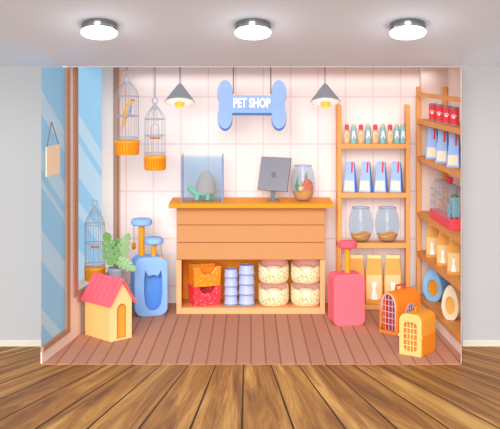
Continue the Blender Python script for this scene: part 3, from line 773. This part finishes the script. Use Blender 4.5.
# ------------------------------------------------------------------ pet carriers
def carrier(label, loc, rz, w, L, h, kind):
    t = thing('pet_carrier', label, 'pet carrier', loc, rz)
    O_ = kind == 'orange'
    k = .92 if not O_ else 1.25
    if O_: ob = arch(w, h, 14, 0, 0, 1.45)
    else: ob = rrect(w, h, .055, 6); 
    if not O_:
        ob = [(-w/2, 0), (w/2, 0)]+[(x, z) for x, z in ob if z > h*.5]
    ins = [(x*(w/2-.012)/(w/2), (z-h/2)*(h/2-.012)/(h/2)+h/2) for x, z in ob]
    shell = 'corange' if O_ else 'cyel'
    # front frame with barred opening
    if O_: ho = arch(w*.74, h*.86, 12, .03, 0, 1.5)
    else: ho = rrect(w*.60, h*.70, .032, 5, h*.10)
    bm = B(); holed(bm, ob, [ho], .016, Matrix.Translation((0, -L/2, 0))); obj('front_frame', bm, 'corange' if O_ else 'cfront', t, True, bevel=.003)
    bm = B()
    if O_:
        pts = [(x, -L/2-.001, z) for x, z in ho]; tube(bm, pts, .006, 6, True)
    xs = [(-.5+(i+1)/4)*(w*.74 if O_ else w*.60) for i in range(3)]
    def zt(x):
        r = w*.37
        return .03+h*.86-r*1.5+r*1.5*math.sqrt(max(0, 1-(x/r)**2)) if O_ else h*.80
    z0 = .03 if O_ else h*.10
    for x in xs: tube(bm, [(x, -L/2+.004, z0), (x, -L/2+.004, zt(x))], .0030, 6)
    hh_ = h*(.86 if O_ else .70)
    for i in range(1, 6 if O_ else 5):
        z = z0+hh_*i/(6 if O_ else 5)
        hw_ = (w*.37 if O_ else w*.30)
        if O_:
            r = w*.37; zc = .03+h*.86-r*1.5
            if z > zc: hw_ = r*math.sqrt(max(.02, 1-((z-zc)/(r*1.5))**2))
        tube(bm, [(-hw_, -L/2+.004, z), (hw_, -L/2+.004, z)], .0036, 6)
    obj('door_grid', bm, 'steel' if O_ else 'ybar', t, True)
    bm = B(); q = [(x*.99, (z-h/2)*.99+h/2) for x, z in ins]; prism(bm, q, .006, Matrix.Translation((0, -L/2+.05, 0))); obj('lining', bm, 'cinner' if O_ else 'cin2', t)
    if O_:
        bm = B(); holed(bm, ob, [ins], L-.03, Matrix.Translation((0, -L/2+.0162, 0))); obj('shell', bm, shell, t, True)
        # barred side window
        sw = oval(.052, .062, .02, .155); sw = [(x, min(max(z, .10), .30)) for x, z in rrect(.11, .125, .05, 6, .105)]
        mz = Matrix.Translation((w/2+.004, 0, 0))@Matrix.Rotation(R(90), 4, 'Z')
        bm = B(); prism(bm, sw, .006, mz); win = obj('side_window', bm, 'cinner', t)
        bm = B()
        mz2 = Matrix.Translation((w/2+.005, 0, 0))@Matrix.Rotation(R(90), 4, 'Z')
        tube(bm, [mz2@Vector((x, -.001, z)) for x, z in sw], .005, 6, True)
        for x in (-.028, 0, .028): tube(bm, [(w/2+.005, x, .108), (w/2+.005, x, .228)], .0036, 5)
        for z in (.135, .165, .195): tube(bm, [(w/2+.005, -.053, z), (w/2+.005, .053, z)], .0036, 5)
        obj('side_grid', bm, 'steel', win, True)
    else:
        lo = h*.47
        for z_a, z_b, nm, mm in ((0, lo, 'lower_shell', 'cyel2'), (lo, h, 'upper_shell', 'cyel')):
            o2 = [(x, min(max(z, z_a), z_b)) for x, z in ob]
            if z_a > 0: o2 = [(-w/2, z_a), (w/2, z_a)]+[(x, z) for x, z in ob if z > z_a]
            else: o2 = [(-w/2+.006, 0), (w/2-.006, 0), (w/2, lo), (-w/2, lo)]
            bm = B(); prism(bm, o2, L-.062, Matrix.Translation((0, -L/2+.0585, 0)))
            # the collar between frame and lining
            for sx in (-1, 1):
                zz0 = z_a+.001 if z_a > 0 else .001
                a, b = sorted((sx*w/2, sx*(w/2-.01))); box(bm, a, b, -L/2+.0165, -L/2+.0583, zz0, min(z_b-.001, h-.056))
            if z_a > 0: 
                c2 = [(x, z) for x, z in ob if z >= h-.056]; ci = [(x*.93, z-.01) for x, z in c2]
                prism(bm, c2+ci[::-1], .0418, Matrix.Translation((0, -L/2+.0165, 0)))
            obj(nm, bm, mm, t, True, bevel=.002)
        for sx in (-1, 1):
            bm = B(); box(bm, sx*w/2-.008, sx*w/2+.008, -L/2-.004, -L/2+.012, h*.43, h*.50); obj('latch', bm, 'cfront', t, bevel=.002)
    bm = B(); hw_ = .058 if O_ else .04; zt_ = h-.002
    pts = [(0, -hw_, zt_-.006), (0, -hw_, zt_+.038), (0, hw_, zt_+.038), (0, hw_, zt_-.006)] if O_ else [(0, -hw_, zt_-.006), (0, -hw_*.8, zt_+.032), (0, hw_*.8, zt_+.032), (0, hw_, zt_-.006)]
    tube(bm, pts, .0085, 8); obj('handle', bm, 'chandle' if O_ else 'dorange', t, True)
carrier('orange pet carrier with arched red grid door beside the amber one', (1.211, 8.996, 0), -46, .186, .31, .335, 'orange')
carrier('amber yellow pet carrier with pale barred door at the front right', (1.2455, 8.324, 0), -36, .18, .24, .305, 'amber')

# ------------------------------------------------------------------ shelving against the back wall
sy0, sy1 = 9.75, 9.955
s = F/sy0
t = thing('shelving_unit', 'light orange open shelving unit against the back tiled wall', 'shelf', (PX(373.5, sy0), sy0, 0), 0)
X0 = t.location.x; xl, xr = PX(337.6, sy0)-X0, PX(410, sy0)-X0; pw = .034
for xa in (xl, xr-pw):
    for ya in (0, sy1-sy0-.03):
        bm = B(); e = .012 if (ya and xa > 0) else 0; box(bm, xa+e, xa+pw, ya, ya+.03, 0, EYE-(105-HZ)/s); obj('post', bm, 'wood', t, bevel=.003)
SZ = [EYE-(q-HZ)/s for q in (143.8, 193, 243.2)]+[.046]
for z in SZ:
    bm = B(); box(bm, xl-.002, xr+.002, -.004, sy1-sy0-.032, z-.042, z); obj('shelf_board', bm, 'wood', t, bevel=.003)
SZ = [z+.001 for z in SZ]
# bottles
def mk_bottle(kind):
    t = thing('bottle', '', 'bottle', (0, 0, 0), 0, 'bottles on the top shelf')
    r, h = .0262, .17
    if kind == 'tan':
        bm = B(); lathe(bm, [(0, 0), (r*.88, 0), (r, .01), (r*1.06, .06), (r*.9, .10), (r*.62, .118), (0, .119)], 22); obj('body', bm, 'bottle', t, True)
        bm = B(); lathe(bm, [(r*.72, .117), (r*.74, .15), (r*.6, .163), (0, .167)], 20); bmesh.ops.holes_fill(bm, edges=bm.edges[:]); obj('cap', bm, 'cap', t, True)
        bm = B(); 
        holed(bm, oval(r*.82, .038, 0, .062, 20), [], .004, Matrix.Translation((0, -r*1.06, 0)))
        for v in bm.verts: v.co.y += (1-math.sqrt(max(.05, 1-(v.co.x/(r*1.1))**2)))*r
        obj('label', bm, 'catw', t)
    else:
        bm = B(); lathe(bm, [(0, 0), (r*.86, 0), (r*.95, .008), (r*.95, .12), (r*.85, .14), (r*.66, .15), (0, .151)], 22); obj('body', bm, 'teal', t, True)
        bm = B(); lathe(bm, [(r*.66, .149), (r*.62, .163), (r*.4, .17), (0, .171)], 20); bmesh.ops.holes_fill(bm, edges=bm.edges[:]); obj('cap', bm, 'tealcap', t, True)
        bm = B(); holed(bm, [(-.019, .045), (-.010, .045), (-.005, .068), (.005, .068), (.010, .045), (.019, .045), (.009, .11), (-.009, .11)], [], .004, Matrix.Translation((0, -r*.99, 0)))
        for v in bm.verts: v.co.y += (1-math.sqrt(max(.05, 1-(v.co.x/(r*1.0))**2)))*r*.8
        obj('emblem', bm, 'catw', t)
    return t
bots = [(346.8, 'tan', 'red-capped tan bottle at the left end of the top shelf'), (353.6, 'teal', 'teal bottle between first and second red-capped bottles from left'),
        (360.9, 'tan', 'second red-capped tan bottle from left on the top shelf'), (368, 'teal', 'teal bottle between second and third red-capped bottles from left'),
        (375.3, 'tan', 'third red-capped tan bottle from left on the top shelf'), (382.8, 'teal', 'teal bottle between third and fourth red-capped bottles from left'),
        (390, 'tan', 'rightmost red-capped tan bottle on the top shelf'), (396.7, 'teal', 'teal bottle just right of the last red-capped bottle on top shelf'), (402.8, 'teal', 'teal bottle at the right end of the top shelf by the post')]
proto = {}
yb = 9.80
for px, k, lab in bots:
    loc = (PX(px, yb), yb, SZ[0])
    if k not in proto: proto[k] = mk_bottle(k); proto[k].location = loc; proto[k]['label'] = lab
    else: dup(proto[k], loc, 0, lab)
# blue paper bags
def taper(bm, w0, d0, w1, d1, h, z0=0, mi=0):
    return hexa(bm, [(-w0/2, -d0/2, z0), (w0/2, -d0/2, z0), (w0/2, d0/2, z0), (-w0/2, d0/2, z0)], [(-w1/2, -d1/2, z0+h), (w1/2, -d1/2, z0+h), (w1/2, d1/2, z0+h), (-w1/2, d1/2, z0+h)], mi)
def blue_bag(label, loc, rz, group, w=.108, h=.262):
    t = thing('pet_food_bag', label, 'pet food bag', loc, rz, group)
    d = .082; w1 = w*.66; d1 = .022
    bm = B(); taper(bm, w, d, w1, d1, h)
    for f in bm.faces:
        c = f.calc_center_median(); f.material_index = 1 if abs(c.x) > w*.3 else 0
    obj('sack', bm, ['bagblue', 'bagside'], t, bevel=.002)
    def face(x, z):   # a point of the front face, x in -1..1
        f = z/h; return Vector((x*(w*(1-f)+w1*f)/2, -(d*(1-f)+d1*f)/2, z))
    def patch(x0, x1, z0, z1, th):
        b = B(); q = [face(x0, z0), face(x1, z0), face(x1, z1), face(x0, z1)]
        hexa(b, q, [p+Vector((0, -th, 0)) for p in q]); return b
    obj('label', patch(-.80, .78, .018, .098, .002), 'label', t)
    b = B(); q = [face(.28, .17), face(.62, .17), face(.78, h), face(.34, h)]; hexa(b, q, [p+Vector((0, -.004, 0)) for p in q])
    obj('tag', b, 'tag', t)
    return t
yb = 9.835
pos = ['leftmost', 'second from left', 'third from left', 'rightmost']
for i, px in enumerate((350.5, 366, 381.2, 396.6)):
    loc = (PX(px, yb), yb, SZ[1]); lab = 'blue pet food bag with red tag, %s of four on the back shelving' % pos[i]
    if i == 0: proto = blue_bag(lab, loc, -24, 'blue bags on the back shelving')
    else: dup(proto, loc, -24, lab)
# two bowls on the third shelf
yb = 9.835
for i, px in enumerate((360.8, 387.3)):
    fish_bowl('empty fish bowl with orange gravel, %s of two on the back shelving' % ('left', 'right')[i], (PX(px, yb), yb, SZ[2]), .215, .298, 'fish bowls on the back shelving', .22)
# orange paper sacks
CAT = [(-.020, 0), (.024, 0), (.027, .012), (.020, .034), (.012, .055), (.011, .068), (.017, .074), (.018, .092), (.016, .108), (.008, .099), (-.003, .099), (-.011, .108), (-.013, .092), (-.012, .074), (-.008, .066), (-.012, .05), (-.018, .025)]
def sack(label, loc, rz, group, w=.147, h=.42, ck=1.6):
    t = thing('pet_food_sack', label, 'pet food sack', loc, rz, group)
    d = .10*w/.155; w1 = w*.80; d1 = .02
    bm = B(); zs = [(0, .95, 1), (.03, 1.0, 1.05), (.42, 1.03, 1.05), (.64, .98, .9), (.80, .86, .55), (.93, .79, .2), (1, .79, .2)]
    prev = None; ringz = []
    for f, kw, kd in zs:
        ringz.append([bm.verts.new((sx*w/2*kw, sy*d/2*kd, f*h)) for sx, sy in ((-1, -1), (0, -1.12), (1, -1), (1, 1), (0, 1.1), (-1, 1))])
    for a, b in zip(ringz, ringz[1:]):
        for i in range(6): 
            f_ = bm.faces.new([a[i], a[(i+1) % 6], b[(i+1) % 6], b[i]])
    bm.faces.new(ringz[0][::-1]); bm.faces.new(ringz[-1])
    bm.faces.ensure_lookup_table()
    for f_ in bm.faces:
        if f_.calc_center_median().z > .92*h: f_.material_index = 1
    obj('paper_sack', bm, ['bagor', 'bagtop'], t, True)
    # pale printed panel following the front
    bm = B(); 
    def fr(x, f):   # front surface point
        for (fa, ka, da), (fb, kb, db) in zip(zs, zs[1:]):
            if fa <= f <= fb:
                q = (f-fa)/(fb-fa); kw = ka+(kb-ka)*q; kd = da+(db-da)*q; break
        return Vector((x*w/2*kw, -(d/2*kd)*(1+.12*(1-abs(x))), f*h))
    for xa, xb in ((-.86, 0), (0, .86)):
        for fa, fb in ((.10, .42), (.42, .60)):
            q = [fr(xa, fa), fr(xb, fa), fr(xb, fb), fr(xa, fb)]; hexa(bm, q, [p+Vector((0, -.0015, 0)) for p in q])
    obj('printed_panel', bm, 'bagpale', t)
    k = ck*w/.155; y0 = min(fr(0, .42).y, fr(0, .12).y)
    bm = B(); holed(bm, [(x*k*.78, z*k+h*.09) for x, z in CAT], [], .003, Matrix.Translation((0, y0-.005, 0))); obj('cat_emblem', bm, 'catw', t)
    return t
yb = 9.835
for i, px in enumerate((356.3, 374.2, 392.8)):
    loc = (PX(px, yb), yb, SZ[3])
    lab = ('orange pet food sack behind the red cat house on the lowest shelf', 'orange pet food sack with white cat, between red cat house and orange carrier', 'orange pet food sack on lowest shelf behind the orange carrier handle')[i]
    if i == 0: proto = sack(lab, loc, -8, 'orange sacks on the back shelving')
    else: dup(proto, loc, -8, lab)

# ------------------------------------------------------------------ right-hand shelving
xf = lambda Y: 1.555-.0515*(Y-8.25)
t = thing('shelving_unit', 'light orange shelving along the right side wall with white plinth', 'shelf', (1.6, 9.2, 0), 0)
o3 = Vector((1.6, 9.2, 0))
def bd(bm, z0, z1, back=1.742):
    p = [(xf(8.262), 8.262), (xf(9.9), 9.9), (back, 9.9), (back, 8.556), (1.6075, 8.556)]
    hexa(bm, [(x-o3.x, y-o3.y, z0) for x, y in p], [(x-o3.x, y-o3.y, z1) for x, y in p])
RZ = [1.66, 1.335, .845, .50, .11]
for z in RZ:
    bm = B(); bd(bm, z-.040, z); obj('shelf_board', bm, 'wood', t)
bm = B(); z = 1.895
hexa(bm, [(xf(Y)+dx-o3.x, Y-o3.y, z-.036) for Y, dx in ((8.262, 0), (9.86, 0), (9.86, .022), (8.39, .022))], [(xf(Y)+dx-o3.x, Y-o3.y, z) for Y, dx in ((8.262, 0), (9.86, 0), (9.86, .022), (8.39, .022))]); obj('top_rail', bm, 'wood', t)
for x, y in ((xf(9.88)-.004, 9.862), (1.70, 9.862), (1.70, 8.60)):
    bm = B(); box(bm, x-o3.x, x-o3.x+.04, y-o3.y, y-o3.y+.04, 0, EYE-(86.5-HZ)/113); obj('post', bm, 'wood', t, bevel=.003)
bm = B(); hexa(bm, [(xf(Y)+dx-o3.x, Y-o3.y, 0) for Y, dx in ((8.262, .0), (9.9, 0), (9.9, .02), (8.37, .02))], [(xf(Y)+dx-o3.x, Y-o3.y, RZ[4]-.0405) for Y, dx in ((8.262, .0), (9.9, 0), (9.9, .02), (8.37, .02))]); obj('plinth', bm, 'white', t)
RZ = [z+.001 for z in RZ]
def at(px, off):          # a spot on the side shelves, off metres behind their front edge
    Y = 9.2
    for _ in range(20): Y = F*(xf(Y)+off)/(px-250)
    return xf(Y)+off, Y
# cans
def paw(bm, y, z, k):
    holed(bm, oval(.0125*k, .010*k, 0, z, 14), [], .003, Matrix.Translation((0, y, 0)))
    for a, q in ((-.017, .006), (-.006, .015), (.006, .015), (.017, .006)): holed(bm, oval(.0042*k, .0055*k, a*k, z+(.006+q)*k*.9, 10), [], .003, Matrix.Translation((0, y, 0)))
for i, px in enumerate((433, 440, 447.3, 454.6)):
    X, Y = at(px, .062)
    lab = 'red tin can with white paw mark, %s on the side shelves' % ('farthest back of four', 'second from the back', 'third from the back', 'nearest of four')[i]
    if i == 0:
        r, h = .0345, .148
        proto = thing('pet_food_can', lab, 'tin can', (X, Y, RZ[0]), -22, 'red cans on the side shelves')
        bm = B(); lathe(bm, [(0, 0), (r, 0), (r*1.02, .004), (r*1.02, .009), (r*.98, .011), (r*.98, h-.011), (r*1.02, h-.009), (r*1.02, h-.002), (r*.95, h), (r*.93, h-.004), (0, h-.004)], 28); obj('tin', bm, 'tin', proto, True)
        bm = B(); lathe(bm, [(r*1.0, .012), (r*1.0, h-.015)], 28); obj('wrapper', bm, 'canred', proto, True)
        bm = B(); paw(bm, -r*1.0, h*.46, 1.0)
        for v in bm.verts: v.co.y = -(math.sqrt(max(1e-5, (r*1.0)**2-v.co.x**2))+(.0025 if v.co.y < -r*.96 else 0))
        obj('paw_emblem', bm, 'catw', proto)
    else: dup(proto, (X, Y, RZ[0]), -22, lab)
for i, px in enumerate((433, 443, 454.5)):
    X, Y = at(px, .070)
    lab = 'blue pet food bag with red tag on side shelves, %s' % ('farthest back of three', 'middle of three', 'nearest of three')[i]
    if i == 0: proto = blue_bag(lab, (X, Y, RZ[1]), -28, 'blue bags on the side shelves', .106, .272)
    else: dup(proto, (X, Y, RZ[1]), -28, lab)
for i, px in enumerate((433.3, 444, 454.8)):
    X, Y = at(px, .070)
    lab = 'orange pet food sack with white cat on side shelves, %s' % ('farthest back of three', 'middle of three', 'nearest of three')[i]
    if i == 0: proto = sack(lab, (X, Y, RZ[3]), -24, 'orange sacks on the side shelves', .105, .285, 1.5)
    else: dup(proto, (X, Y, RZ[3]), -24, lab)
# hamster cage
L, w, h = .72, .168, .30
X, Y = xf(9.09)+.022+w/2, 9.09
t = thing('hamster_cage', 'wire hamster cage with coral tray and wheel on the side shelves', 'hamster cage', (X, Y, RZ[2]), 2.9)
t.scale = (1, 1, 1.17)
bm = B(); hexa(bm, [(-w/2+.008, -L/2+.008, 0), (w/2-.008, -L/2+.008, 0), (w/2-.008, L/2-.008, 0), (-w/2+.008, L/2-.008, 0)], [(-w/2, -L/2, .07), (w/2, -L/2, .07), (w/2, L/2, .07), (-w/2, L/2, .07)]); obj('tray', bm, 'tray', t, bevel=.004)
bm = B()
def sec(y, k=1.0):     # arched bar across the cage
    pts = [(-w/2+.006, y, .07)]
    for i in range(9):
        a = PI-PI*i/8; pts.append(((w/2-.006)*math.cos(a)*1.0, y, .215+(.065)*math.sin(a)**.8 if 0 < i < 8 else .215))
    return pts+[(w/2-.006, y, .07)]
for i in range(14): tube(bm, sec(-L/2+.008+(L-.016)*i/13), .0026, 4)
for z in (.12, .17, .215): tube(bm, [(-w/2+.006, -L/2+.008, z), (w/2-.006, -L/2+.008, z), (w/2-.006, L/2-.008, z), (-w/2+.006, L/2-.008, z)], .0028, 4, True)
for x in (-.04, 0, .04):
    for y in (-L/2+.008, L/2-.008): tube(bm, [(x, y, .07), (x, y, .272)], .0026, 4)
    tube(bm, [(x, -L/2+.008, .274), (x, L/2-.008, .274)], .0026, 4)
obj('wire_bars', bm, 'wire', t, True)
bm = B(); box(bm, -.02, .02, -.055, .055, .292, .325); box(bm, -.012, .012, -.045, -.03, .276, .292); box(bm, -.012, .012, .03, .045, .276, .292); obj('handle', bm, 'tag', t, bevel=.006)
whl = B(); m_ = Matrix.Translation((-.012, .06, .142))@Matrix.Rotation(R(10), 4, 'Z')
def wp(r, y, a): return m_@Vector((r*math.cos(a), y, r*math.sin(a)))
for y in (-.02, .02): tube(whl, [wp(.06, y, 2*PI*i/24) for i in range(24)], .0055, 6, True)
for i in range(12): tube(whl, [wp(.06, -.02, 2*PI*i/12), wp(.06, .02, 2*PI*i/12)], .003, 4)
for i in range(6): tube(whl, [wp(0, .02, 0), wp(.06, .02, 2*PI*i/6)], .0035, 4)
for a in (-2.1, -1.04): tube(whl, [wp(0, .026, 0), m_@Vector((.05*math.cos(a), .026, -.0745))], .004, 4)
obj('wheel', whl, 'wheel', t, True)
bm = B(); box(bm, -.03, .03, -.22, -.16, .0705, .205); lathe(bm, [(0, 0), (.014, 0), (.014, .09), (0, .09)], 12, (-.05, -.21, .0705)); tw = obj('tower', bm, 'hblue', t, bevel=.004)
bm = B(); lathe(bm, [(0, .235), (.034, .206), (.040, .2055), (0, .2055)], 16, (0, -.19, 0)); obj('tower_roof', bm, 'hgreen', tw, True)
# egg-shaped beds
def egg_bed(label, loc, rz, cols, w=.2, h=.285, d=.12):
    t = thing('cat_bed', label, 'cat bed', loc, rz, 'egg-shaped beds on the side shelves')
    pts = []
    for i in range(36):
        a = 2*PI*i/36; z = h*.46+h*.5*math.sin(a); k = 1-.30*((z-h*.3)/(h*.7)) if z > h*.3 else 1
        pts.append((w*.5*math.cos(a)*k, max(.0, z-h*.0)))
    zmin = min(z for x, z in pts); pts = [(x, max(.001, z-zmin)) for x, z in pts]
    ho = oval(w*.27, h*.25, 0, h*.40, 24)
    bm = B(); holed(bm, pts, [ho], .03, Matrix.Translation((0, -d/2, 0))); obj('front_panel', bm, cols[0], t, True, bevel=.006)
    bm = B(); prism(bm, [(x*.97, (z-h*.45)*.97+h*.45) for x, z in pts], d-.032, Matrix.Translation((0, -d/2+.031, 0))); obj('shell', bm, cols[1], t, True, bevel=.012)
    bm = B(); holed(bm, oval(w*.265, h*.275, 0, h*.40, 24), [], .006, Matrix.Translation((0, -d/2+.022, 0))); obj('hollow', bm, cols[2], t, True)
X, Y = at(437, .125); egg_bed('blue egg-shaped cat bed with yellow dots on the lowest side shelf', (X, Y, RZ[4]), -42, ('bedblue', 'bluedots', 'bedor'), .20, .29, .15)
X, Y = at(453, .098); egg_bed('cream egg-shaped cat bed in front of the blue one on side shelves', (X, Y, RZ[4]), -34, ('bedcream', 'creamdots', 'bedor2'), .155, .29, .12)

# ------------------------------------------------------------------ light, camera
W = bpy.data.worlds.new('daylight'); SC.world = W; W.use_nodes = True
bg = W.node_tree.nodes['Background']; bg.inputs[0].default_value = (1, 1, 1, 1); bg.inputs[1].default_value = .95
L = bpy.data.lights.new('frontal_fill_sun', 'SUN'); L.energy = 2.7; L.angle = R(32)  # soft fill added from behind the camera to even out the shading
lo = bpy.data.objects.new('frontal_fill_sun', L); COL.objects.link(lo); lo.location = (-2, 0, 5); lo.rotation_euler = (R(73), 0, R(-6))
cam = bpy.data.cameras.new('camera'); co = bpy.data.objects.new('camera', cam); COL.objects.link(co)
co.location = (0, 0, EYE); co.rotation_euler = (PI/2, 0, 0)
cam.sensor_width = 36; cam.lens = 36*F/500; cam.shift_y = (HZ-214.5)/500; cam.shift_x = 0
SC.camera = co
vs = SC.view_settings
SC.display_settings.display_device = 'sRGB'
vs.view_transform = 'Standard'; vs.look = 'None'; vs.gamma = 1; vs.exposure = 0.22; vs.use_curve_mapping = False
